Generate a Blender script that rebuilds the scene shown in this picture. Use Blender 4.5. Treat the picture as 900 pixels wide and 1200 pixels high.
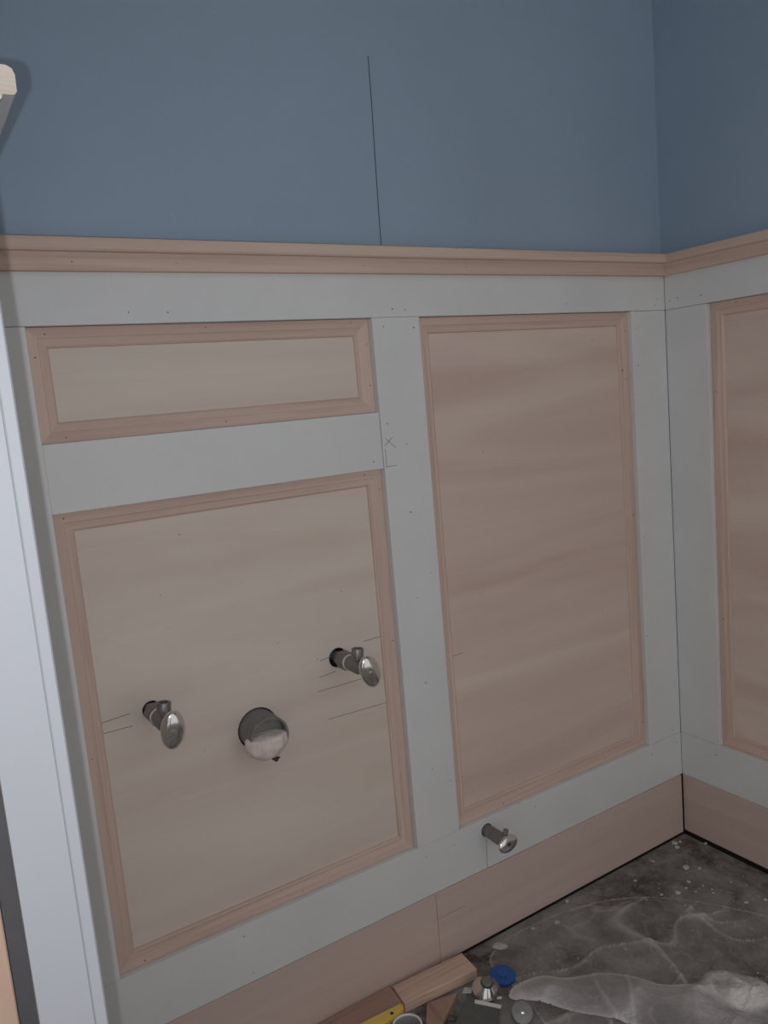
import bpy, bmesh, math, random
from mathutils import Vector, Matrix, noise
S = bpy.context.scene
for o in list(bpy.data.objects): bpy.data.objects.remove(o)
COL = S.collection
random.seed(7)

# ------------------------------------------------------------------ camera
CR, CU, CF = Vector((.8439, -.5295, -.0869)), Vector((.1471, .0725, .9865)), Vector((.5160, .8452, -.1390))
CLOC = Vector((-1.3535, -1.0784, .9916))
cd = bpy.data.cameras.new('camera'); cam = bpy.data.objects.new('camera', cd); COL.objects.link(cam)
cd.sensor_fit = 'VERTICAL'; cd.sensor_height = 32.0; cd.lens = 936.27 / 1200 * 32.0; cd.clip_start = .01
M = Matrix((CR, CU, -CF)).transposed().to_4x4(); M.translation = CLOC
cam.matrix_world = M
S.camera = cam

# ------------------------------------------------------------------ light
w = bpy.data.worlds.new('world'); S.world = w; w.use_nodes = True
bg = w.node_tree.nodes['Background']; bg.inputs[0].default_value = (1.0, .995, .985, 1); bg.inputs[1].default_value = .62
# the phone's own flash, a step beside and just below the lens
fl = bpy.data.lights.new('phone_flash', 'SPOT'); fl.energy = 8.0; fl.color = (.90, .93, 1.0)
fl.shadow_soft_size = .0035; fl.spot_size = math.radians(135); fl.spot_blend = 1.0
flo = bpy.data.objects.new('phone_flash', fl); COL.objects.link(flo)
FM = Matrix((CR, CU, -CF)).transposed().to_4x4(); FM.translation = Vector((-1.3735, -1.0775, .9838))
flo.matrix_world = FM
S.view_settings.view_transform = 'Standard'; S.view_settings.look = 'None'
S.view_settings.gamma = 1.0; S.view_settings.use_curve_mapping = False
S.view_settings.exposure = 0.0

# ------------------------------------------------------------------ materials
def newmat(name, rough=.6, metal=0.0, spec=.3):
    m = bpy.data.materials.new(name); m.use_nodes = True
    nt = m.node_tree; b = nt.nodes['Principled BSDF']
    b.inputs['Roughness'].default_value = rough; b.inputs['Metallic'].default_value = metal
    b.inputs['Specular IOR Level'].default_value = spec
    return m, nt, b
def N(nt, t, **k):
    n = nt.nodes.new(t)
    for a, v in k.items(): setattr(n, a, v)
    return n
def ramp(nt, src, stops):
    r = N(nt, 'ShaderNodeValToRGB'); e = r.color_ramp.elements
    while len(e) < len(stops): e.new(.5)
    for i, (p, c) in enumerate(stops):
        e[i].position = p; e[i].color = (*c, 1) if len(c) == 3 else c
    nt.links.new(src, r.inputs[0]); return r.outputs[0]
def coords(nt, scale, rnd=True):
    tc = N(nt, 'ShaderNodeTexCoord'); mp = N(nt, 'ShaderNodeMapping')
    mp.inputs['Scale'].default_value = scale
    src = tc.outputs['Object']
    if rnd:
        oi = N(nt, 'ShaderNodeObjectInfo'); mul = N(nt, 'ShaderNodeMath', operation='MULTIPLY'); mul.inputs[1].default_value = 7.3
        add = N(nt, 'ShaderNodeVectorMath', operation='ADD')
        nt.links.new(oi.outputs['Random'], mul.inputs[0]); nt.links.new(src, add.inputs[0]); nt.links.new(mul.outputs[0], add.inputs[1])
        src = add.outputs[0]
    nt.links.new(src, mp.inputs['Vector']); return mp.outputs[0]
def noisetex(nt, vec, scale, detail=4, rough=.55, dist=0.0):
    n = N(nt, 'ShaderNodeTexNoise'); n.inputs['Scale'].default_value = scale; n.inputs['Detail'].default_value = detail
    n.inputs['Roughness'].default_value = rough; n.inputs['Distortion'].default_value = dist
    nt.links.new(vec, n.inputs['Vector']); return n.outputs['Fac']
def mixc(nt, fac, a, b, mode='MIX'):
    m = N(nt, 'ShaderNodeMix', data_type='RGBA', blend_type=mode)
    for sock, v in ((m.inputs['Factor'], fac), (m.inputs['A'], a), (m.inputs['B'], b)):
        if hasattr(v, 'is_output'): nt.links.new(v, sock)
        elif isinstance(v, (int, float)): sock.default_value = v
        else: sock.default_value = (*v, 1)
    return m.outputs['Result']
def bump(nt, b, h, strength=.2, dist=.001):
    bp = N(nt, 'ShaderNodeBump'); bp.inputs['Strength'].default_value = strength; bp.inputs['Distance'].default_value = dist
    nt.links.new(h, bp.inputs['Height']); nt.links.new(bp.outputs[0], b.inputs['Normal'])
def plain(name, c, rough=.6, metal=0.0, var=.06, scale=40, spec=.3):
    m, nt, b = newmat(name, rough, metal, spec)
    f = noisetex(nt, coords(nt, (1, 1, 1)), scale)
    lo = tuple(x * (1 - var) for x in c); hi = tuple(min(1, x * (1 + var)) for x in c)
    nt.links.new(ramp(nt, f, [(.3, lo), (.7, hi)]), b.inputs['Base Color'])
    bump(nt, b, f, .08, .0006)
    return m
def wood(name, axis, lo, hi, line, fine=1.0, contrast=.35, rough=.62, sc=1.0):
    m, nt, b = newmat(name, rough, 0, .2)
    s = [38.0 * sc] * 3; s['xyz'.index(axis)] = 1.6 * sc
    v = coords(nt, s)
    n1 = noisetex(nt, v, 1.0, 3, .5, .6)
    s2 = [160.0] * 3; s2['xyz'.index(axis)] = 5.0
    n2 = noisetex(nt, coords(nt, s2), 1.0, 3, .6)
    c1 = ramp(nt, n1, [(.32, lo), (.66, hi)])
    f2 = ramp(nt, n2, [(.52, (0, 0, 0)), (.72, (1, 1, 1))])
    mm = N(nt, 'ShaderNodeMath', operation='MULTIPLY'); mm.inputs[1].default_value = contrast * fine
    nt.links.new(f2, mm.inputs[0])
    nt.links.new(mixc(nt, mm.outputs[0], c1, line), b.inputs['Base Color'])
    bump(nt, b, n2, .12, .0006)
    return m
def plywood(name, lo, hi, streak, dark):
    """rotary cut veneer, grain running sideways"""
    m, nt, b = newmat(name, .6, 0, .22)
    big = noisetex(nt, coords(nt, (1.1, 1.1, 7.5)), 1.0, 4, .55, 1.1)
    c = ramp(nt, big, [(.30, streak), (.50, lo), (.70, hi)])
    mid = noisetex(nt, coords(nt, (5, 5, 75)), 1.0, 3, .6, .5)
    f = ramp(nt, mid, [(.55, (0, 0, 0)), (.75, (1, 1, 1))])
    mm = N(nt, 'ShaderNodeMath', operation='MULTIPLY'); mm.inputs[1].default_value = .22; nt.links.new(f, mm.inputs[0])
    c = mixc(nt, mm.outputs[0], c, streak)
    fl_ = noisetex(nt, coords(nt, (14, 14, 420)), 1.0, 2, .5)
    f3 = ramp(nt, fl_, [(.70, (0, 0, 0)), (.80, (1, 1, 1))])
    mm2 = N(nt, 'ShaderNodeMath', operation='MULTIPLY'); mm2.inputs[1].default_value = .35; nt.links.new(f3, mm2.inputs[0])
    nt.links.new(mixc(nt, mm2.outputs[0], c, dark), b.inputs['Base Color'])
    bump(nt, b, mid, .06, .0005)
    return m

MAT = {}
def wallmat(name, c, rough=.55):
    m, nt, b = newmat(name, rough, 0, .3)
    f = noisetex(nt, coords(nt, (1, 1, 1), False), 3.2, 5, .6)
    c1 = ramp(nt, f, [(.3, tuple(x * .95 for x in c)), (.7, tuple(x * 1.04 for x in c))])
    sp = noisetex(nt, coords(nt, (1, 1, 1), False), 130, 2, .5)
    s = ramp(nt, sp, [(.77, (0, 0, 0)), (.80, (.5, .5, .5))])
    nt.links.new(mixc(nt, s, c1, (.55, .62, .66)), b.inputs['Base Color'])
    bump(nt, b, noisetex(nt, coords(nt, (1, 1, 1), False), 260, 2), .05, .0006)
    return m
MAT['blue'] = wallmat('blue_wall_paint', (.315, .402, .505))
MAT['recess'] = plain('recess_shade_grey', (.17, .165, .17), .8)  # dark grey stands in for the shade of a deeper gap
MAT['ceil'] = plain('ceiling_white', (.72, .72, .70), .8)
MAT['white'] = plain('primed_white_board', (.70, .705, .70), .5, 0, .03, 9)
MAT['jamb'] = plain('glossy_white_jamb', (.535, .55, .585), .42, 0, .02, 6)
for a in 'xyz':
    MAT['pine_' + a] = wood('pine_moulding_' + a, a, (.575, .43, .36), (.68, .52, .435), (.46, .30, .235), 1.0, .42)
    MAT['base_' + a] = wood('poplar_base_' + a, a, (.575, .445, .392), (.615, .483, .428), (.49, .36, .31), .8, .22)
    MAT['rawpine_' + a] = wood('raw_pine_' + a, a, (.55, .37, .28), (.69, .50, .39), (.36, .2, .14), 1.2, .5)
    MAT['darkpine_' + a] = wood('dark_pine_' + a, a, (.36, .23, .17), (.48, .31, .24), (.24, .13, .1), 1.2, .5)
MAT['endgrain'] = wood('raw_end_grain', 'x', (.62, .54, .46), (.74, .67, .59), (.44, .36, .30), 1.0, .5, .7, 1.6)
MAT['ply'] = plywood('pale_plywood', (.68, .59, .515), (.72, .635, .555), (.65, .54, .465), (.47, .36, .29))
MAT['ply_warm'] = plywood('warm_plywood', (.66, .525, .46), (.715, .595, .52), (.60, .45, .385), (.45, .31, .25))
MAT['dark'] = plain('dark_hole', (.06, .05, .045), .8)
MAT['pencil'] = plain('pencil_graphite', (.20, .19, .185), .6)
MAT['crack'] = plain('hairline_crack', (.07, .085, .10), .8)
MAT['chrome'] = plain('chrome', (.78, .77, .76), .16, 1.0, .03)
MAT['dullmetal'] = plain('dull_grey_metal', (.26, .25, .245), .45, .7, .12, 120)
MAT['galv'] = plain('grey_pipe', (.22, .215, .205), .6, .2, .12, 90)
MAT['ring'] = plain('white_tape_ring', (.8, .8, .8), .4)
MAT['rag'] = plain('pinkish_white_filler', (.72, .63, .58), .9, 0, .14, 110)
MAT['bluep'] = plain('blue_plastic', (.02, .10, .33), .35, 0, .05, 20, .5)
MAT['yellow'] = plain('yellow_plastic', (.80, .56, .12), .4, 0, .05, 30, .5)
MAT['whitep'] = plain('white_plastic', (.78, .76, .72), .4, 0, .03, 30, .5)
MAT['greyp'] = plain('grey_plastic', (.30, .29, .28), .5)
MAT['greycard'] = plain('grey_card', (.13, .13, .118), .7, 0, .1, 60)
MAT['crumb'] = plain('white_plaster_crumb', (.55, .53, .49), .9, 0, .15, 200)
MAT['clump'] = plain('crumpled_white_paper', (.50, .47, .45), .85, 0, .12, 60)
MAT['copper'] = plain('copper', (.45, .2, .12), .35, 1.0, .08)

def floormat():
    m, nt, b = newmat('dirty_dark_floor', .75, 0, .25)
    v = coords(nt, (1, 1, 1), False)
    a = noisetex(nt, v, 9, 6, .65, .4)
    c = ramp(nt, a, [(.34, (.075, .060, .055)), (.48, (.20, .182, .168)), (.62, (.31, .295, .28))])
    d = noisetex(nt, v, 55, 5, .7, .3)
    c = mixc(nt, ramp(nt, d, [(.52, (0, 0, 0)), (.70, (.7, .7, .7))]), c, (.34, .32, .30))
    e = noisetex(nt, v, 230, 3, .6)
    c = mixc(nt, ramp(nt, e, [(.66, (0, 0, 0)), (.74, (.7, .7, .7))]), c, (.46, .44, .41))
    nt.links.new(c, b.inputs['Base Color']); bump(nt, b, d, .5, .003)
    return m
MAT['floor'] = floormat()
def film(name, amount, col):
    """thin plastic: mostly see-through, milkier where it is creased or lies double"""
    m = bpy.data.materials.new(name); m.use_nodes = True; nt = m.node_tree
    out = nt.nodes['Material Output']; b = nt.nodes['Principled BSDF']
    b.inputs['Base Color'].default_value = (*col, 1); b.inputs['Roughness'].default_value = .35
    b.inputs['Specular IOR Level'].default_value = .5
    tr = N(nt, 'ShaderNodeBsdfTransparent'); mx = N(nt, 'ShaderNodeMixShader')
    bump(nt, b, noisetex(nt, coords(nt, (1, 1, 1), False), 75, 4, .6, 2.0), .8, .006)
    at = N(nt, 'ShaderNodeAttribute'); at.attribute_name = 'crease'
    mm = N(nt, 'ShaderNodeMath', operation='MULTIPLY', use_clamp=True); mm.inputs[1].default_value = amount
    nt.links.new(at.outputs['Fac'], mm.inputs[0])
    nt.links.new(mm.outputs[0], mx.inputs[0]); nt.links.new(tr.outputs[0], mx.inputs[1]); nt.links.new(b.outputs[0], mx.inputs[2])
    nt.links.new(mx.outputs[0], out.inputs[0])
    return m
MAT['film'] = film('clear_plastic_film', .95, (.62, .575, .555))
MAT['film_milky'] = film('milky_plastic_film', 1.08, (.70, .66, .66))
MAT['film_bunched'] = film('bunched_plastic_film', 1.0, (.78, .74, .72))

# ------------------------------------------------------------------ helpers
def tag(o, label=None, cat=None, group=None, kind=None):
    if label: o['label'] = label
    if cat: o['category'] = cat
    if group: o['group'] = group
    if kind: o['kind'] = kind
    return o
def wloc(o):
    return (wloc(o.parent) if o.parent else Vector((0, 0, 0))) + o.location
def empty(name, loc, parent=None):
    o = bpy.data.objects.new(name, None); COL.objects.link(o); o.empty_display_size = .05
    o.parent = parent
    o.location = Vector(loc) - (wloc(parent) if parent else Vector((0, 0, 0)))
    return o
def link(name, bm, mat, parent=None, smooth=False, origin=None):
    """one mesh object; its origin sits at the middle of its base"""
    bmesh.ops.recalc_face_normals(bm, faces=bm.faces)
    xs = [v.co for v in bm.verts]
    lo = Vector([min(c[i] for c in xs) for i in range(3)]); hi = Vector([max(c[i] for c in xs) for i in range(3)])
    c = Vector(origin) if origin else Vector(((lo.x + hi.x) / 2, (lo.y + hi.y) / 2, lo.z))
    for v in bm.verts: v.co -= c
    me = bpy.data.meshes.new(name); bm.to_mesh(me); bm.free()
    if smooth:
        for p in me.polygons: p.use_smooth = True
        if smooth != 'all':
            me.set_sharp_from_angle(angle=math.radians(38))
    me.materials.append(MAT[mat])
    o = bpy.data.objects.new(name, me); COL.objects.link(o)
    o.parent = parent
    o.location = c - (wloc(parent) if parent else Vector((0, 0, 0)))
    return o
def add_box(bm, p0, p1, bev=0.0, M=None):
    r = bmesh.ops.create_cube(bm, size=1.0); vs = r['verts']
    for v in vs:
        v.co = Vector([(p0[i] + p1[i]) / 2 + v.co[i] * (p1[i] - p0[i]) for i in range(3)])
    if bev:
        es = list({e for v in vs for e in v.link_edges})
        r2 = bmesh.ops.bevel(bm, geom=es, offset=bev, segments=1, affect='EDGES', profile=.5)
        vs = list({v for f in r2['faces'] for v in f.verts} | {v for v in vs if v.is_valid})
    if M:
        for v in vs: v.co = M @ v.co
    return vs
# wall frames: s runs along the wall, n stands out of the board face into the room, z is up
XL = -1.276
FR = {'back': lambda s, n, z: Vector((s, -n, z)), 'right': lambda s, n, z: Vector((-n, s, z)), 'left': lambda s, n, z: Vector((XL + n, s, z))}
AX = {'back': 'x', 'right': 'y', 'left': 'y'}
def wbox(wall, name, s0, s1, n0, n1, z0, z1, mat, parent, bev=.0007):
    bm = bmesh.new(); add_box(bm, (s0, n0, z0), (s1, n1, z1), bev)
    for v in bm.verts: v.co = FR[wall](*v.co)
    return link(name, bm, mat, parent)
def extrude_profile(wall, name, prof, a, b, mat, parent, mode='s', z=0, ma=0, mb=0, smooth=True):
    """prof: list of (n, t). mode 's': t is height and the strip runs along s from a to b; ends mitred by ma/mb times n"""
    bm = bmesh.new(); A = []; B = []
    for n, t in prof:
        A.append(bm.verts.new(FR[wall](a + ma * n, n, t))); B.append(bm.verts.new(FR[wall](b + mb * n, n, t)))
    k = len(prof)
    for i in range(k): bm.faces.new((A[i], A[(i + 1) % k], B[(i + 1) % k], B[i]))
    bm.faces.new(A); bm.faces.new(B[::-1])
    return link(name, bm, mat, parent, smooth)
def lathe(bm, prof, O, axis, seg=28, sx=1.0, sy=1.0, up=None, cap=True):
    """prof: (r, t) along axis from O"""
    axis = Vector(axis).normalized(); up = Vector(up) if up else (Vector((0, 0, 1)) if abs(axis.z) < .9 else Vector((1, 0, 0)))
    e2 = (up - axis * up.dot(axis)).normalized(); e1 = e2.cross(axis); rings = []
    for r, t in prof:
        rings.append([bm.verts.new(Vector(O) + axis * t + e1 * (r * sx * math.cos(2 * math.pi * i / seg)) + e2 * (r * sy * math.sin(2 * math.pi * i / seg))) for i in range(seg)])
    for p, q in zip(rings, rings[1:]):
        for i in range(seg): bm.faces.new((p[i], p[(i + 1) % seg], q[(i + 1) % seg], q[i]))
    if cap: bm.faces.new(rings[0][::-1]); bm.faces.new(rings[-1])
def dots(wall, name, pts, n, mat, parent, r=.0011):
    """little sunk nail heads, pressed a hair into the face"""
    bm = bmesh.new()
    for s, z in pts:
        rr = r * random.uniform(.75, 1.2)
        lathe(bm, [(rr, -.002), (rr, .00025)], FR[wall](s, n, z), FR[wall](0, 1, 0) - FR[wall](0, 0, 0), 8)
    o = link(name, bm, mat, parent); o['kind'] = 'stuff'; return o
def stroke(wall, name, pts, n, mat, parent, wd=.0008, label=None):
    """a drawn line: a flat ribbon following pts (s, z)"""
    bm = bmesh.new()
    for (s0, z0), (s1, z1) in zip(pts, pts[1:]):
        d = Vector((s1 - s0, z1 - z0)); p = Vector((-d.y, d.x)).normalized() * wd / 2
        q = [(s0 - p.x, z0 - p.y), (s1 - p.x, z1 - p.y), (s1 + p.x, z1 + p.y), (s0 + p.x, z0 + p.y)]
        lo = [bm.verts.new(FR[wall](s, n - .0004, z)) for s, z in q]; hi = [bm.verts.new(FR[wall](s, n + .0002, z)) for s, z in q]
        bm.faces.new(hi); bm.faces.new(lo[::-1])
        for i in range(4): bm.faces.new((lo[i], lo[(i + 1) % 4], hi[(i + 1) % 4], hi[i]))
    o = link(name, bm, mat, parent)
    if label: o['label'] = label
    return o
def cut(o, cutters):
    for c in cutters:
        md = o.modifiers.new('cut', 'BOOLEAN'); md.operation = 'DIFFERENCE'; md.object = c; md.solver = 'EXACT'
    dg = bpy.context.evaluated_depsgraph_get(); me = bpy.data.meshes.new_from_object(o.evaluated_get(dg))
    o.modifiers.clear(); o.data = me
    for c in cutters: bpy.data.objects.remove(c)

# ------------------------------------------------------------------ the setting
TH = .019                                   # board thickness
NP = -.016                                  # plywood face, behind the board face
YJ = -.50                                   # where the left wall ends at the doorway
Z0, Z1, Z2, Z3, Z4, Z5 = 1.1836, 1.118, .9724, .8833, .2322, .1374
CEIL = 2.42; FRONT = -1.75
def shell(name, p0, p1, mat, label, cat):
    bm = bmesh.new(); add_box(bm, p0, p1)
    return tag(link(name, bm, mat), label, cat, kind='structure')
wall_back = shell('wall_back', (-1.42, .022, -.06), (.12, .12, CEIL), 'blue', 'blue painted wall above the long wainscot run with three panels', 'wall')
wall_right = shell('wall_right', (.022, FRONT, -.06), (.12, .022, CEIL), 'blue', 'blue painted wall with one tall panel, at right angles to the plumbing wall', 'wall')
fl_ = shell('floor', (-2.3, FRONT - .4, -.06), (-.0040, -.0020, 0), 'floor', 'dirty dark subfloor strewn with dust and plaster bits', 'floor')
bm = bmesh.new(); add_box(bm, (-2.3, FRONT - .4, -.10), (.12, .12, -.0605)); link('underfloor_light_block', bm, 'dark', fl_)  # unseen block added to keep world light out of the floor slot
bm = bmesh.new(); add_box(bm, (-1.27, .0195, -.0600), (.0195, .0219, .135)); tag(link('gap_shade_strip', bm, 'dark', wall_back), 'added dark strip standing in for shade behind the baseboard')  # added strip, its dark colour supplies the shade in the baseboard gaps
bm = bmesh.new(); add_box(bm, (.0195, FRONT, -.0600), (.0219, .0195, .135)); tag(link('gap_shade_strip', bm, 'dark', wall_right), 'added dark strip standing in for shade behind the baseboard')  # same added shade strip for the right wall's gap
shell('ceiling', (-1.42, FRONT, CEIL), (.12, .12, CEIL + .06), 'ceil', 'plain white ceiling', 'ceiling')
wl = shell('wall_left', (-1.40, YJ + .030, -.001), (XL - .022, .022, CEIL), 'blue', 'short wall ending in a white jamb at the doorway', 'wall')
bm = bmesh.new(); add_box(bm, (-1.40, FRONT, 0), (XL - .022, -1.36, CEIL)); link('wall_segment', bm, 'blue', wl)
bm = bmesh.new(); add_box(bm, (-1.40, -1.36, 2.06), (XL - .022, YJ + .030, CEIL)); link('lintel', bm, 'blue', wl)

def wainscot(name, wall, label, s0, s1, stiles, openings, rails=(), warm=()):
    """stiles: (s0, s1, proud); openings: (s0, s1, z0, z1); rails: (s0, s1, z0, z1)"""
    a = AX[wall]
    root = tag(empty(name, FR[wall]((s0 + s1) / 2, 0, Z5)), label, 'wainscot', kind='structure')
    wbox(wall, 'top_rail', s0, s1, -TH, 0, Z1 + .0004, Z0 + .004, 'white', root, .0004)
    wbox(wall, 'bottom_rail', s0, s1, -TH, 0, Z5, Z4 - .0002, 'white', root, .0004)
    for a0, a1, pr in stiles: wbox(wall, 'stile', a0, a1, -TH, pr, Z4 + (.0010 if pr else .0002), Z1 - .0002, 'white', root, .0006)
    for a0, a1, z0, z1 in rails: wbox(wall, 'lock_rail', a0, a1, -TH, 0, z0, z1, 'white', root)
    panels = []
    W = .0255
    prof = [(0, NP), (0, NP + .0062), (.0125, NP + .0062), (.0140, NP + .0050), (.0195, NP + .0040), (.0225, NP + .0046), (.0248, NP + .0030), (W, NP)]
    for i, (a0, a1, z0, z1) in enumerate(openings):
        p = wbox(wall, 'plywood_panel', a0 - .008, a1 + .008, -.0215, NP, z0 - .008, z1 + .008, 'ply_warm' if i in warm else 'ply', root, 0)
        p.scale = (1, 1, 1); panels.append(p)
        fr = empty('panel_moulding', FR[wall]((a0 + a1) / 2, NP, z0), root)
        g = .0006; b0, b1, y0, y1 = a0 + g, a1 - g, z0 + g, z1 - g
        for side in range(4):
            bm = bmesh.new(); A = []; B = []
            for d, n in prof:
                if side == 0: q = ((b0 + d, n, y0 + d), (b1 - d, n, y0 + d))
                elif side == 1: q = ((b0 + d, n, y1 - d), (b1 - d, n, y1 - d))
                elif side == 2: q = ((b0 + d, n, y0 + d), (b0 + d, n, y1 - d))
                else: q = ((b1 - d, n, y0 + d), (b1 - d, n, y1 - d))
                A.append(bm.verts.new(FR[wall](*q[0]))); B.append(bm.verts.new(FR[wall](*q[1])))
            k = len(prof)
            for j in range(k): bm.faces.new((A[j], A[(j + 1) % k], B[(j + 1) % k], B[j]))
            bm.faces.new(A); bm.faces.new(B[::-1])
            link('moulding_strip', bm, 'pine_' + (a if side < 2 else 'z'), fr, False)
    return root, panels
XA, XM, XM1, XR = -1.1862, -.688, -.599, -.0993
tb, pb = wainscot('trim_1', 'back', 'white board wainscot framing three plywood panels around the pipe stubs', XL, -.0002,
    [(XL, XA, 0), (XM, XM1, .0026), (XR, -.0003, 0)],
    [(XA, XM, Z3, Z2 + .0) if False else (XA, XM, Z2, Z1), (XA, XM, Z4, Z3), (XM1, XR, Z4, Z1)], [(XA, XM - .0005, Z3, Z2)], warm=(2,))
YR = -.0945
tr_, pr_ = wainscot('trim_2', 'right', 'white board wainscot framing a tall plywood panel beside the bare corner', FRONT, -.0002,
    [(YR, -.0003, 0), (-.70, -.611, 0), (-1.31, -1.22, 0), (FRONT, -1.66, 0)],
    [(-.611, YR, Z4, Z1), (-1.22, -.70, Z4, Z1), (-1.66, -1.31, Z4, Z1)], warm=(0, 1, 2))
tl_, pl_ = wainscot('trim_3', 'left', 'white board wainscot on the short wall by the doorway', YJ + .031, -.0002,
    [(-.0895, -.0003, 0), (YJ + .031, YJ + .120, 0)], [(YJ + .120, -.0895, Z4, Z1)])

# chair rails
CP = [(-.022, 1.1836), (.0100, 1.1836), (.0112, 1.1860), (.0118, 1.1920), (.0145, 1.1985), (.0185, 1.2022), (.0190, 1.2045), (.0262, 1.2048), (.0280, 1.2070), (.0282, 1.2170), (.0268, 1.2208), (.0235, 1.2225), (-.022, 1.2225)]
cb = extrude_profile('back', 'trim_4', CP, XL, 0, 'pine_x', None, ma=1, mb=-1)
tag(cb, 'bare pine chair rail along the wall with the pipe stubs', 'chair rail', kind='structure')
cr = extrude_profile('right', 'trim_5', CP, FRONT, 0, 'pine_y', None, ma=0, mb=-1)
tag(cr, 'bare pine chair rail on the wall with one tall panel', 'chair rail', kind='structure')
cl = extrude_profile('left', 'trim_6', [(max(n, .0002), z) for n, z in CP], YJ, 0, 'jamb', None, ma=0, mb=-1)
tag(cl, 'white chair rail with its raw sawn end showing at the doorway', 'chair rail', kind='structure')
bm = bmesh.new()
pts = [(n, z) for n, z in CP if n > -.021]; pts = [(0.0002, 1.1836)] + pts + [(0.0002, 1.2225)]
A = [bm.verts.new(FR['left'](YJ - .0008, n, z)) for n, z in pts]; B = [bm.verts.new(FR['left'](YJ, n, z)) for n, z in pts]
bm.faces.new(A); bm.faces.new(B[::-1])
for i in range(len(pts)): bm.faces.new((A[i], A[(i + 1) % len(pts)], B[(i + 1) % len(pts)], B[i]))
tag(link('sawn_end', bm, 'endgrain', cl), 'pale raw end grain')

# baseboards
bb = tag(empty('baseboard_back', (-.64, 0, .006)), 'bare wood baseboard in two lengths under the pipe stubs', 'baseboard', kind='structure')
wbox('back', 'board', XL + .004, -.6601, -TH, .0010, .006, Z5 - .0006, 'base_x', bb, .0003)
wbox('back', 'board', -.6600, -.0070, -TH, .0030, .006, Z5 - .0006, 'base_x', bb, .0005)
stroke('back', 'split_line', [(-.6585, .0893), (-.63, .0896), (-.598, .0892)], .0030, 'darkpine_x', bb, .0010, 'thin dark split in the wood')
br = tag(empty('baseboard_right', (0, -.9, .009)), 'bare wood baseboard under the single tall panel', 'baseboard', kind='structure')
wbox('right', 'board', FRONT, -.0020, -TH, .0015, .009, Z5 - .0006, 'base_y', br, .0005)
bl = tag(empty('baseboard_left', (XL, -.25, .006)), 'bare wood baseboard on the short wall by the doorway', 'baseboard', kind='structure')
wbox('left', 'board', YJ + .031, -.005, -TH, .0015, .006, Z5 - .0006, 'base_y', bl, .001)

# doorway jamb
dj = tag(empty('trim_7', (-1.30, YJ + .01, 0)), 'white painted door jamb edge standing before the wainscot', 'door jamb', kind='structure')
def jbox(name, x0, x1, y0, y1, z0, z1, mat, bev=.0015):
    bm = bmesh.new(); add_box(bm, (x0, y0, z0), (x1, y1, z1), bev); return link(name, bm, mat, dj)
jbox('jamb_board', -1.3205, -1.28515, YJ, YJ + .030, 0, 2.06, 'jamb', .0004)
jbox('casing_edge', -1.2850, XL, YJ + .0003, YJ + .030, 0, 2.06, 'jamb', .0012)
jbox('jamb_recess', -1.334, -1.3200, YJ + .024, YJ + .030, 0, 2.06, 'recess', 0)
tag(jbox('pine_jamb', -1.420, -1.3330, YJ - .0005, YJ + .030, 0, 2.06, 'rawpine_z', .001), 'bare pine board edge')

# ------------------------------------------------------------------ marks and nails
dots('back', 'nail_hole', [(-1.006, 1.132), (-1.058, 1.133), (-.647, 1.131), (-.623, 1.129), (-.706, .896), (-.672, .211), (-.612, .209), (-1.006, .215), (-.998, .151), (-.093, .211), (-.083, 1.122), (-.27, 1.134), (-.42, .212), (-.014, .213), (-.022, 1.140), (-.03, 1.128)], 0, 'dark', tb)
dots('back', 'nail_hole', [(-.668, 1.104), (-.611, 1.101), (-.676, .953), (-.642, .918), (-.646, .807), (-.647, .664), (-.644, .516), (-.645, .363), (-.615, .70), (-.61, .33)], .0026, 'dark', tb, .0010)
dots('back', 'nail_hole', [(-.083, 1.086), (-.085, 1.014), (-.090, .673), (-.092, .467), (-.027, .245)], 0, 'dark', tb)
dots('back', 'nail_hole', [(-1.163, 1.109), (-1.178, 1.081), (-.952, 1.112), (-.719, 1.112), (-.694, 1.079), (-.694, 1.015), (-.938, .980), (-1.155, .979), (-1.172, .876), (-.719, .877), (-.694, .85), (-.694, .599), (-1.149, .238), (-.334, 1.112), (-.107, 1.082), (-.107, .99), (-.488, .239), (-.107, .283), (-.219, .239), (-.107, .72), (-1.18, .55), (-.9, .239)], NP + .0062, 'dark', tb, .0010)
dots('back', 'nail_hole', [(-1.023, .83), (-.894, .641), (-.777, .698), (-1.025, .51), (-.191, 1.069), (-.361, 1.022), (-.473, .887), (-.407, .658), (-.2, .544), (-.358, .424), (-.468, .289), (-1.06, .75), (-.83, .60)], NP, 'darkpine_x', tb, .0011)
dots('right', 'nail_hole', [(-.083, 1.135), (-.085, .209), (-.03, 1.138), (-.012, 1.135), (-.04, .236)], 0, 'dark', tr_)
dots('right', 'nail_hole', [(-.150, 1.112), (-.104, .95), (-.104, .5)], NP + .0062, 'dark', tr_, .0010)
dots('back', 'nail_hole', [(-1.123, 1.1945), (-.99, 1.1945), (-.699, 1.1945), (-.505, 1.1945), (-.205, 1.1945)], .0125, 'dark', cb, .0012)
tag(stroke('back', 'knot', [(-.536, 1.219), (-.531, 1.2195)], .0270, 'darkpine_x', cb, .004), 'small brown knot')
tag(stroke('back', 'knot', [(-.118, 1.009), (-.116, 1.004)], NP + .0045, 'darkpine_z', tb, .0035), 'small dark knot')
for pts in ([(-1.1615, .5929), (-1.1225, .5955)], [(-1.1612, .5778), (-1.1205, .5772)], [(-.836, .5477), (-.752, .548)], [(-.822, .4983), (-.7145, .4958)], [(-.8265, .5954), (-.806, .5985)], [(-.83, .570), (-.80, .5725)], [(-.745, .6085), (-.7145, .609)], [(-.595, .527), (-.55, .5265)]):
    if pts[0][0] > -.6: pts = [(-.572, .5405), (-.548, .541)]
    stroke('back', 'pencil_line', pts, NP, 'pencil', tb, .0009)
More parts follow.
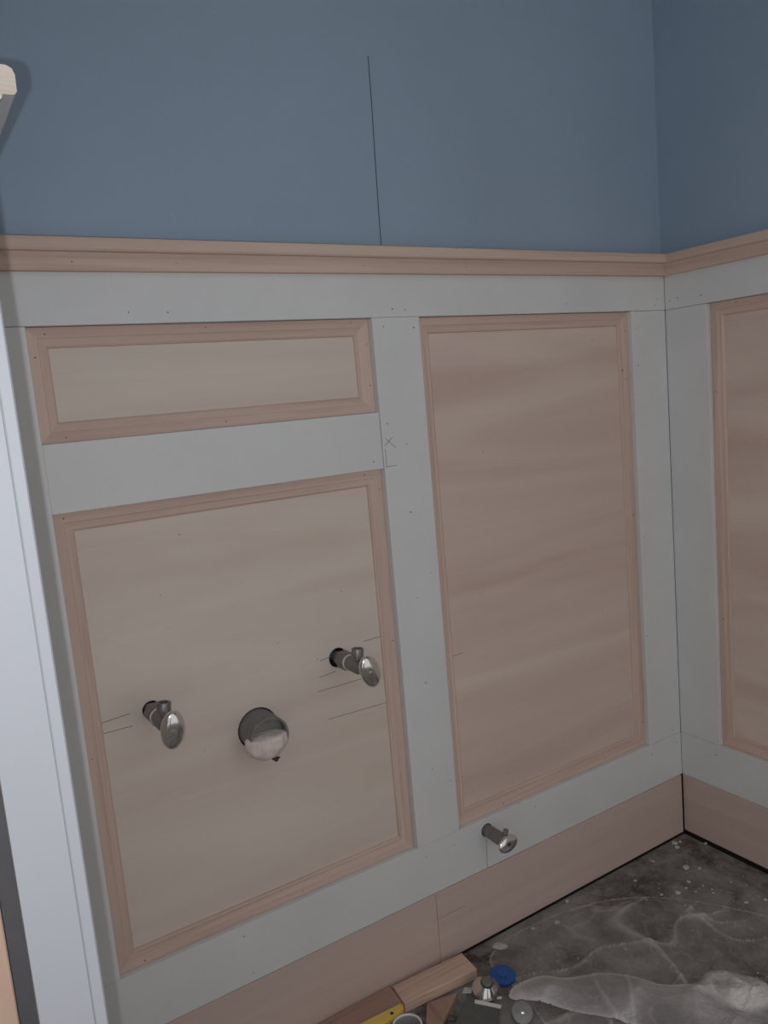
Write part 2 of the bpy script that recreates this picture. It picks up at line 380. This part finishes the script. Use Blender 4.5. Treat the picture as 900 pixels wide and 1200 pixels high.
for pts in ([(-.682, .930), (-.664, .914)], [(-.685, .919), (-.669, .931)], [(-.685, .8855), (-.665, .8858)], [(-.684, .914), (-.6845, .884)]):
    stroke('back', 'pencil_line', pts, .0026, 'pencil', tb, .0008)
stroke('back', 'pencil_line', [(-.5405, .192), (-.5415, .165), (-.5426, .138)], 0, 'pencil', tb, .0010)
stroke('back', 'crack_line', [(-.6384, 1.514), (-.6392, 1.44), (-.6411, 1.370), (-.6428, 1.29), (-.644, 1.222)], -.022, 'crack', wall_back, .0016, 'thin dark vertical crack')

# ------------------------------------------------------------------ pipe stubs and valves
def hole(x, z, r, y0=-.01, y1=.075):
    bm = bmesh.new(); lathe(bm, [(r, 0), (r, y1 - y0)], (x, y0, z), (0, 1, 0), 24); return link('cutter', bm, 'dark')
XV1, XV2, ZV, XD, ZD = -1.0922, -.7925, .5925, -.9405, .5195
for panel, cs in ((pb[1], [(XV1, ZV, .0130), (XV2 - .002, ZV + .001, .0160), (XD, ZD, .0320)]),):
    cut(panel, [hole(*c, y1=.04) for c in cs])
cut(wall_back, [hole(XV1, ZV, .020), hole(XV2 - .002, ZV + .001, .024), hole(XD, ZD, .040), hole(-.5375, .2090, .020)])
for c in tb.children:
    if c.name.startswith('bottom_rail'): cut(c, [hole(-.5375, .2090, .0125, y0=-.05, y1=.06)])

for x_, z_, r_ in ((XV1, ZV, .020), (XV2 - .002, ZV + .001, .024), (XD, ZD, .040), (-.5375, .2090, .020)):
    bm = bmesh.new(); lathe(bm, [(r_ - .0004, 0), (r_ - .0004, .050), (.0005, .050)], (x_, .0222, z_), (0, 1, 0), 24, cap=False); link('hole_shade_lining', bm, 'dark', wall_back)  # added cups, coloured dark as the unlit inside of the pipe holes
def angle_stop(x, z, label, tilt, length=.0):
    t = tag(empty('angle_stop_valve', (x, .010, z)), label, 'valve', 'shut-off valves at the lower panel')
    A = (0, -1, 0); O = Vector((x, 0, z))
    def pt(y): return (x, y, z)
    bm = bmesh.new(); lathe(bm, [(.0085, 0), (.0085, .07)], pt(.05), A, 20); link('stub_pipe', bm, 'galv', t, True)
    bm = bmesh.new(); lathe(bm, [(.0138, 0), (.0146, .001), (.0146, .0225), (.0134, .0240)], pt(.008), A, 6); link('compression_nut', bm, 'dullmetal', t)
    bm = bmesh.new(); lathe(bm, [(.0100, 0), (.0122, .0004), (.0122, .0018), (.0100, .0022)], pt(-.0165), A, 24); link('thread_ring', bm, 'ring', t, True)
    bm = bmesh.new(); lathe(bm, [(.0100, 0), (.0116, .002), (.0120, .008), (.0120, .030), (.0100, .035), (.0075, .040), (.0068, .054)], pt(-.0187), A, 24); link('valve_body', bm, 'dullmetal', t, True)
    bm = bmesh.new(); U = (math.sin(math.radians(6)), 0, 1)
    lathe(bm, [(.0070, 0), (.0070, .010), (.0092, .011), (.0092, .0225), (.0085, .0235), (.0062, .0235), (.0060, .012)], (x, -.0430, z + .004), U, 20); o = link('outlet', bm, 'dullmetal', t, True)
    bm = bmesh.new(); lathe(bm, [(.0059, 0), (.0059, .001)], (x + .0017, -.0430, z + .0200), U, 16); link('outlet_bore', bm, 'dark', o)
    up = (math.sin(tilt), 0, math.cos(tilt))
    tip = Vector((math.sin(-.12), -1, -.06)).normalized()
    bm = bmesh.new()
    lathe(bm, [(.35, -.004), (.80, -.0030), (.97, .0010), (1.0, .0032), (.96, .0056), (.80, .0078), (.45, .0092), (.22, .0094)], pt(-.0755), tip, 36, .0150, .0262, up)
    h = link('handle', bm, 'chrome', t, 'all')
    bm = bmesh.new(); lathe(bm, [(.0054, -.003), (.0054, .0003)], Vector(pt(-.0755)) + tip * .0094, tip, 20); link('screw_recess', bm, 'galv', h)
    bm = bmesh.new(); lathe(bm, [(.0042, -.002), (.0042, .0008), (.0034, .0016), (.0010, .0018)], Vector(pt(-.0755)) + tip * .0094, tip, 18); link('handle_screw', bm, 'chrome', h, True)
    return t
angle_stop(XV1, ZV, 'chrome angle stop valve between the white jamb and the plugged drain pipe', .08)
angle_stop(XV2, ZV + .001, 'chrome angle stop valve by the middle stile, ragged hole around its stub', -.30)
# straight stop low on the bottom rail
t = tag(empty('straight_stop_valve', (-.5375, .010, .2090)), 'small oval handled stop valve low on the white bottom rail', 'valve', 'shut-off valves at the lower panel')
x, z = -.5375, .2090
bm = bmesh.new(); lathe(bm, [(.0100, 0), (.0100, .058)], (x, .05, z), (0, -1, 0), 20); link('stub_pipe', bm, 'galv', t, True)
bm = bmesh.new(); lathe(bm, [(.0100, 0), (.0112, .002), (.0112, .010), (.0100, .012), (.0100, .014), (.0116, .016), (.0116, .036), (.0095, .042), (.0060, .047)], (x, -.008, z), (0, -1, 0), 24); link('valve_body', bm, 'dullmetal', t, True)
bm = bmesh.new(); lathe(bm, [(.0045, 0), (.0045, .014), (.0030, .015)], (x + .004, -.044, z + .004), (.35, 0, 1), 14); link('outlet', bm, 'dullmetal', t, True)
bm = bmesh.new(); lathe(bm, [(.35, -.005), (.82, -.0035), (.98, .0012), (1.0, .0035), (.95, .0055), (.75, .0070), (.25, .0072)], (x, -.0545, z - .001), Vector((-.05, -1, .18)), 36, .0205, .0135, (-.22, 0, 1)); h = link('handle', bm, 'chrome', t, 'all')
bm = bmesh.new(); lathe(bm, [(.0030, 0), (.0030, .0012), (.0015, .002)], Vector((x, -.0545, z - .001)) + Vector((-.05, -1, .18)).normalized() * .0069, Vector((-.05, -1, .18)), 14); link('handle_screw', bm, 'dark', h, True)

# drain
t = tag(empty('drain_pipe', (XD, .010, ZD)), 'grey drain pipe stub plugged with pinkish white filler, between two valves', 'pipe')
bm = bmesh.new(); lathe(bm, [(.0298, 0), (.0298, .104), (.0288, .1045), (.0270, .1040), (.0270, .085)], (XD, .075, ZD), (0, -1, 0), 40); link('pipe_wall', bm, 'galv', t, True)
bm = bmesh.new()
bmesh.ops.create_uvsphere(bm, u_segments=40, v_segments=24, radius=1)
for v in bm.verts:
    c = v.co.copy(); n_ = noise.fractal(c * 2.3, 1.0, 2.0, 4)
    r = 1 + .08 * n_
    p = Vector((c.x * .0325 * r, c.y * .0215 * r, c.z * .0265 * r))
    if p.z > .0085: p.z = .0085 + (p.z - .0085) * .2
    v.co = Vector((XD - .0035, -.0215, ZD - .0075)) + p
link('filler_plug', bm, 'rag', t, 'all')
bm = bmesh.new()
bmesh.ops.create_uvsphere(bm, u_segments=12, v_segments=8, radius=1)
for v in bm.verts: v.co = Vector((XD + .006, -.028, ZD - .0345)) + Vector((v.co.x * .0065, v.co.y * .004, v.co.z * .0016 - (.0030 if abs(v.co.x) < .35 and v.co.z < 0 else 0)))
link('dark_drip', bm, 'dark', t, 'all')

# ------------------------------------------------------------------ things on the floor
def plank(name, quad, z0, z1, mat, label, cat, group=None, bev=.0012):
    bm = bmesh.new(); lo = [bm.verts.new((x, y, z0)) for x, y in quad]; hi = [bm.verts.new((x, y, z1)) for x, y in quad]
    bm.faces.new(hi); bm.faces.new(lo[::-1])
    for i in range(4): bm.faces.new((lo[i], lo[(i + 1) % 4], hi[(i + 1) % 4], hi[i]))
    bmesh.ops.recalc_face_normals(bm, faces=bm.faces)
    bmesh.ops.bevel(bm, geom=list(bm.edges), offset=bev, segments=1, affect='EDGES')
    return tag(link(name, bm, mat), label, cat, group)
G = 'wood offcuts on the floor'
plank('wood_offcut', [(-.6260, -.0176), (-.6301, -.0658), (-.7723, -.0545), (-.7665, -.0095)], .0002, .019, 'rawpine_x', 'pale pine offcut block lying against the baseboard', 'offcut', G)
plank('wood_offcut', [(-.7685, -.0062), (-.7738, -.0560), (-1.10, -.0500), (-1.10, -.0050)], .0002, .0185, 'darkpine_x', 'darker reddish board under the yellow handle', 'offcut', G)
plank('wood_offcut', [(-.6812, -.0763), (-.7456, -.1180), (-.80, -.1500), (-.820, -.1250), (-.7200, -.0660)][:3] + [(-.735, -.0635)], .0002, .007, 'darkpine_y', 'thin reddish wood strip in front of the pale block', 'offcut', G, .0008)

# yellow handled tool
t = tag(empty('scraper', (-.815, -.066, .0188)), 'flat yellow plastic scraper handle resting on the dark board', 'scraper')
yq = [(-.7790, -.0600), (-.7865, -.0765), (-.8115, -.0800), (-.8900, -.0800), (-.8900, -.0500), (-.8555, -.0560)]
bm = bmesh.new(); lo = [bm.verts.new((x, y, .0190)) for x, y in yq]; hi = [bm.verts.new((x, y, .0300)) for x, y in yq]
bm.faces.new(hi); bm.faces.new(lo[::-1])
for i in range(len(yq)): bm.faces.new((lo[i], lo[(i + 1) % len(yq)], hi[(i + 1) % len(yq)], hi[i]))
bmesh.ops.recalc_face_normals(bm, faces=bm.faces)
bmesh.ops.bevel(bm, geom=list(bm.edges), offset=.0028, segments=2, affect='EDGES'); link('handle', bm, 'yellow', t, True)
bm = bmesh.new(); lathe(bm, [(.0030, 0), (.0030, .0004)], (-.806, -.0715, .0299), (0, 0, 1), 16); link('hanging_hole', bm, 'dark', t)
# white plastic ring
t = tag(empty('plastic_ring', (-.799, -.106, 0)), 'open white plastic ring with a thin rim beside the yellow handle', 'ring')
bm = bmesh.new(); lathe(bm, [(.0215, 0), (.0215, .024), (.0228, .0245), (.0228, .028), (.0205, .0285), (.0200, .027), (.0200, .001)], (-.800, -.107, .0002), (0, 0, 1), 40, cap=False); link('ring_wall', bm, 'greyp', t, True)
bm = bmesh.new(); lathe(bm, [(.0206, 0), (.0206, .0022), (.0222, .0030), (.0236, .0022), (.0236, 0)], (-.800, -.107, .0287), (0, 0, 1), 40, cap=False); tag(link('rim', bm, 'whitep', t, True), 'white rim')
bm = bmesh.new(); lathe(bm, [(.0205, 0), (.0205, .003)], (-.800, -.107, .0004), (0, 0, 1), 32); link('ring_floor', bm, 'greycard', t)

# blue cap, chrome escutcheon, loose valve
t = tag(empty('plastic_disc', (-.597, -.093, 0)), 'blue plastic cap leaning by the chrome escutcheon', 'cap')
ax = Vector((.02, -.10, 1))
bm = bmesh.new(); lathe(bm, [(.0215, 0), (.0220, .001), (.0220, .0050), (.0195, .0062), (.0100, .0062)], (-.597, -.093, .0040), ax, 36); link('cap_disc', bm, 'bluep', t, True)
bm = bmesh.new(); lathe(bm, [(.0090, 0), (.0090, .0018), (.0060, .0024)], Vector((-.597, -.093, .0040)) + ax.normalized() * .006, ax, 24); link('cap_boss', bm, 'bluep', t, True)
t = tag(empty('escutcheon', (-.643, -.106, 0)), 'shiny chrome escutcheon cup tipped beside the blue cap', 'escutcheon')
ax = Vector((-.10, -.30, .95))
bm = bmesh.new(); lathe(bm, [(.0230, 0), (.0235, .0008), (.0215, .0040), (.0170, .0095), (.0120, .0140), (.0105, .0160), (.0095, .0150), (.0150, .0090), (.0200, .0030), (.0220, .0006)], (-.643, -.106, .0130), ax, 40, cap=False); link('flange', bm, 'chrome', t, True)
bm = bmesh.new(); lathe(bm, [(.0085, -.004), (.0085, .0190), (.0060, .0200)], (-.643, -.106, .0130), ax, 24); link('sleeve', bm, 'dullmetal', t, True)
t = tag(empty('loose_valve', (-.634, -.182, 0)), 'loose valve with a round grey handle by the milky plastic', 'valve')
ax = Vector((-.30, -.55, .80)).normalized(); O = Vector((-.638, -.189, .0210))
bm = bmesh.new(); lathe(bm, [(.0170, -.003), (.0185, 0), (.0185, .003), (.0160, .0055), (.0060, .0062)], O, ax, 36); h = link('handle', bm, 'dullmetal', t, True)
bm = bmesh.new(); lathe(bm, [(.0030, 0), (.0030, .0015), (.0015, .0022)], O + ax * .006, ax, 16); link('handle_screw', bm, 'chrome', h, True)
bm = bmesh.new(); lathe(bm, [(.0070, 0), (.0090, .002), (.0090, .016), (.0070, .018)], O - ax * .021, ax, 20); link('valve_body', bm, 'chrome', t, True)
bm = bmesh.new(); lathe(bm, [(.0060, 0), (.0060, .012), (.0078, .013), (.0078, .021), (.0050, .022)], O - ax * .014, Vector((.55, .80, .15)), 20); link('outlet', bm, 'chrome', t, True)
t = tag(empty('metal_nut', (-.652, -.118, 0)), 'small grey metal nut lying among the scraps by the wood strip', 'nut')
bm = bmesh.new(); lathe(bm, [(.0085, 0), (.0090, .001), (.0090, .0085), (.0082, .0095), (.0050, .0095), (.0050, .001)], (-.652, -.118, .0002), (0, 0, 1), 6); link('nut_body', bm, 'dullmetal', t)
G = 'scraps between the wood and the plastic'
def scrap(name, quad, z0, z1, mat, label, cat):
    return plank(name, quad, z0, z1, mat, label, cat, G, .0004)
scrap('plastic_strip', [(-.6690, -.1080), (-.6740, -.1125), (-.6480, -.1480), (-.6430, -.1440)], .0060, .0085, 'whitep', 'narrow white plastic strip lying across the grey card', 'strip')
scrap('plastic_strip', [(-.6480, -.1150), (-.6520, -.1185), (-.6340, -.1330), (-.6300, -.1300)], .0062, .0080, 'whitep', 'short white plastic strip near the chrome escutcheon', 'strip')
scrap('paper_scrap', [(-.6660, -.0760), (-.6760, -.0830), (-.6640, -.0930), (-.6560, -.0850)], .0062, .0085, 'crumb', 'small crumpled white scrap beside the wood strip', 'scrap')
scrap('card_sheet', [(-.6700, -.0900), (-.7300, -.1300), (-.7000, -.2000), (-.6450, -.1400)], .0030, .0058, 'greycard', 'dark grey card lying under the loose fittings', 'card')

# crumbs of plaster
def crumb(x, y, r, flat=.5, name='plaster_crumb', mat='crumb', ln=1.0):
    bm = bmesh.new(); bmesh.ops.create_icosphere(bm, subdivisions=2, radius=1); sd = Vector((x * 91, y * 77, 3))
    a = random.uniform(0, math.pi); ca, sa = math.cos(a), math.sin(a)
    for v in bm.verts:
        k = 1 + .45 * noise.noise(v.co * 1.7 + sd)
        px, py = v.co.x * r * k * ln, v.co.y * r * k
        v.co = Vector((x + px * ca - py * sa, y + px * sa + py * ca, max(.0001, r * flat * .9 + v.co.z * r * flat * k)))
    return link(name, bm, mat)
CR_ = [(-.107, -.086, .006), (-.004, -.056, .0035), (-.038, -.018, .003), (-.141, -.118, .0035), (-.161, -.127, .0025), (-.156, -.145, .002), (-.135, -.169, .002), (-.08, -.169, .002), (-.186, -.127, .005), (-.113, -.224, .003), (-.08, -.241, .003), (-.087, -.103, .003), (-.052, -.012, .006), (-.425, -.046, .005), (-.366, -.012, .004), (-.213, -.111, .0025), (-.138, -.029, .003), (-.216, -.05, .0025), (-.06, -.028, .005), (-.47, -.03, .003)]
for x, y, r in CR_:
    tag(crumb(x, min(y, -.006 - r * 1.6), r, .45, ln=random.uniform(1, 1.6)), 'small white plaster crumb on the dark floor', 'crumb', 'plaster crumbs')
tag(crumb(-.549, -.031, .0095, .3, 'wood_shaving', 'clump', 1.5), 'pale curled shaving on the floor along the baseboard', 'shaving')
bm = bmesh.new()
for i in range(260):
    x = -random.uniform(.01, .62); y = -random.uniform(.012, .42); r = random.uniform(.0003, .0011) * (1 + (random.random() < .1))
    q = bmesh.ops.create_icosphere(bm, subdivisions=1, radius=r)
    for v in q['verts']: v.co = Vector((v.co.x * 1.3 + x, v.co.y + y, max(.0001, v.co.z * .6 + r * .5)))
tag(link('floor_dust', bm, 'crumb'), 'fine pale dust and grit scattered over the dark floor', 'dust', kind='stuff')

# plastic sheeting: one drop sheet, spread thin, folded over and bunched up
def inside(p, poly):
    x, y = p; r = False; j = len(poly) - 1
    for i in range(len(poly)):
        xi, yi = poly[i]; xj, yj = poly[j]
        if (yi > y) != (yj > y) and x < (xj - xi) * (y - yi) / (yj - yi) + xi: r = not r
        j = i
    return r
def edge_dist(p, poly):
    best = 9
    for i in range(len(poly)):
        a = Vector(poly[i]); b = Vector(poly[(i + 1) % len(poly)]); d = b - a
        t = max(0, min(1, (Vector(p) - a).dot(d) / d.length_squared)); best = min(best, (Vector(p) - a - d * t).length)
    return best
def smooth_poly(P, it=2):
    for _ in range(it):
        Q = []
        for i in range(len(P)):
            a, b = Vector(P[i]), Vector(P[(i + 1) % len(P)]); Q += [tuple(a * .75 + b * .25), tuple(a * .25 + b * .75)]
        P = Q
    return P
def sheet(name, poly, res, height, mat, parent, label):
    poly = smooth_poly(poly); xs = [p[0] for p in poly]; ys = [p[1] for p in poly]
    nx = int((max(xs) - min(xs)) / res) + 1; ny = int((max(ys) - min(ys)) / res) + 1
    V = {}; bm = bmesh.new(); lay = bm.verts.layers.float.new('crease')
    def vert(i, j):
        if (i, j) not in V:
            x = min(xs) + i * res; y = min(ys) + j * res; d = edge_dist((x, y), poly)
            # snap the rim onto the outline so that it is not stepped
            if not inside((x, y), poly) or d < res * .6:
                best = None
                for k in range(len(poly)):
                    a = Vector(poly[k]); b = Vector(poly[(k + 1) % len(poly)]); dd = b - a
                    t = max(0, min(1, (Vector((x, y)) - a).dot(dd) / dd.length_squared)); q = a + dd * t
                    if best is None or (q - Vector((x, y))).length < best[0]: best = ((q - Vector((x, y))).length, q)
                x, y = best[1]; d = 0
            h, c = height(x, y, d)
            v = bm.verts.new((x, y, h)); v[lay] = c; V[i, j] = v
        return V[i, j]
    for i in range(nx):
        for j in range(ny):
            c = (min(xs) + (i + .5) * res, min(ys) + (j + .5) * res)
            if inside(c, poly): bm.faces.new((vert(i, j), vert(i + 1, j), vert(i + 1, j + 1), vert(i, j + 1)))
    o = link(name, bm, mat, parent, 'all')
    if label: o['label'] = label
    return o
def rdg(x, y, f, s, k=3.2, p=2, ang=0.0, st=1.0):
    wx = noise.noise(Vector((x * 7, y * 7, s + 31))) * .05; wy = noise.noise(Vector((x * 7, y * 7, s + 57))) * .05
    x += wx; y += wy; ca, sa = math.cos(ang), math.sin(ang); u, v_ = (x * ca + y * sa) * st, -x * sa + y * ca
    v = noise.noise(Vector((u * f, v_ * f, s))); return max(0, 1 - abs(v) * k) ** p
def h1(x, y, d):
    k = min(1, d / .04); a = rdg(x, y, 7, 4.1, 7, 2, .6, .6); b = rdg(x, y, 13, 9.7, 6, 2, -.5, .5); c = rdg(x, y, 24, 2.2, 5, 2)
    e = max(0, 1 - d / .006) * .5
    return .0025 + k * (.004 * (noise.noise(Vector((x * 9, y * 9, 1.3))) + .7) + .010 * a + .006 * b + .002 * c), min(1, .15 + .60 * a ** 3 + .50 * b ** 3 + .22 * c * c + e + .10 * noise.noise(Vector((x * 6, y * 6, 8))))
def h2(x, y, d):
    k = min(1, .2 + d / .05); a = rdg(x, y, 7, 2.1, 4, 1.5, .9, .45); b = rdg(x, y, 16, 5.7, 4, 2, .9, .4); c = rdg(x, y, 40, 3.3, 3, 2)
    e = max(0, 1 - d / .010) * .35
    return .017 + k * (.010 * (noise.noise(Vector((x * 9, y * 9, 7.3))) + .5) + .014 * a + .006 * b + .0015 * c), max(.12, min(1, .36 + .40 * noise.noise(Vector((x * 13, y * 13, 3.8))) + .25 * a + .25 * b + e))
def h3(x, y, d):
    k = min(1, d / .03); a = rdg(x, y, 13, 1.1, 3, 1.2, .4, .6); b = rdg(x, y, 30, 6.7, 3, 1.5, 1.3, .5); c = rdg(x, y, 62, 3.3, 3, 1.5)
    return .034 + k * (.006 + .012 * noise.noise(Vector((x * 26, y * 26, 2.3))) + .012 * a + .008 * b + .003 * c), max(.05, min(1, min(1, d / .014) * (.72 + .50 * noise.noise(Vector((x * 24, y * 24, 1.8))) + .25 * a + .30 * b)))
s1 = [(-.600, -.050), (-.556, -.026), (-.506, -.020), (-.429, -.026), (-.353, -.040), (-.288, -.066), (-.234, -.103), (-.191, -.150), (-.151, -.212), (-.112, -.285), (-.10, -.50), (-.30, -.66), (-.60, -.62), (-.66, -.40), (-.62, -.24), (-.595, -.14)]
s2 = [(-.637, -.152), (-.614, -.134), (-.576, -.137), (-.549, -.147), (-.535, -.174), (-.500, -.188), (-.468, -.206), (-.440, -.238), (-.432, -.270), (-.41, -.292), (-.390, -.303), (-.353, -.338), (-.294, -.388), (-.20, -.45), (-.22, -.58), (-.42, -.62), (-.57, -.52), (-.50, -.36), (-.535, -.275), (-.570, -.235), (-.600, -.185)]
s3 = [(-.405, -.292), (-.385, -.282), (-.365, -.286), (-.345, -.278), (-.322, -.288), (-.305, -.312), (-.288, -.345), (-.300, -.380), (-.335, -.398), (-.375, -.380), (-.390, -.345)]
ps = tag(empty('plastic_sheet', (-.40, -.30, 0)), 'crumpled clear plastic drop sheet bunched up on the dark floor', 'plastic sheet')
sheet('spread_film', s1, .0035, h1, 'film', ps, 'thin clear film')
sheet('folded_film', s2, .0035, h2, 'film_milky', ps, 'milky doubled film')
s3 = [(x - .014, y - .036) for x, y in s3]
sheet('bunched_film', s3, .0025, h3, 'film_bunched', ps, 'whitish bunched film')
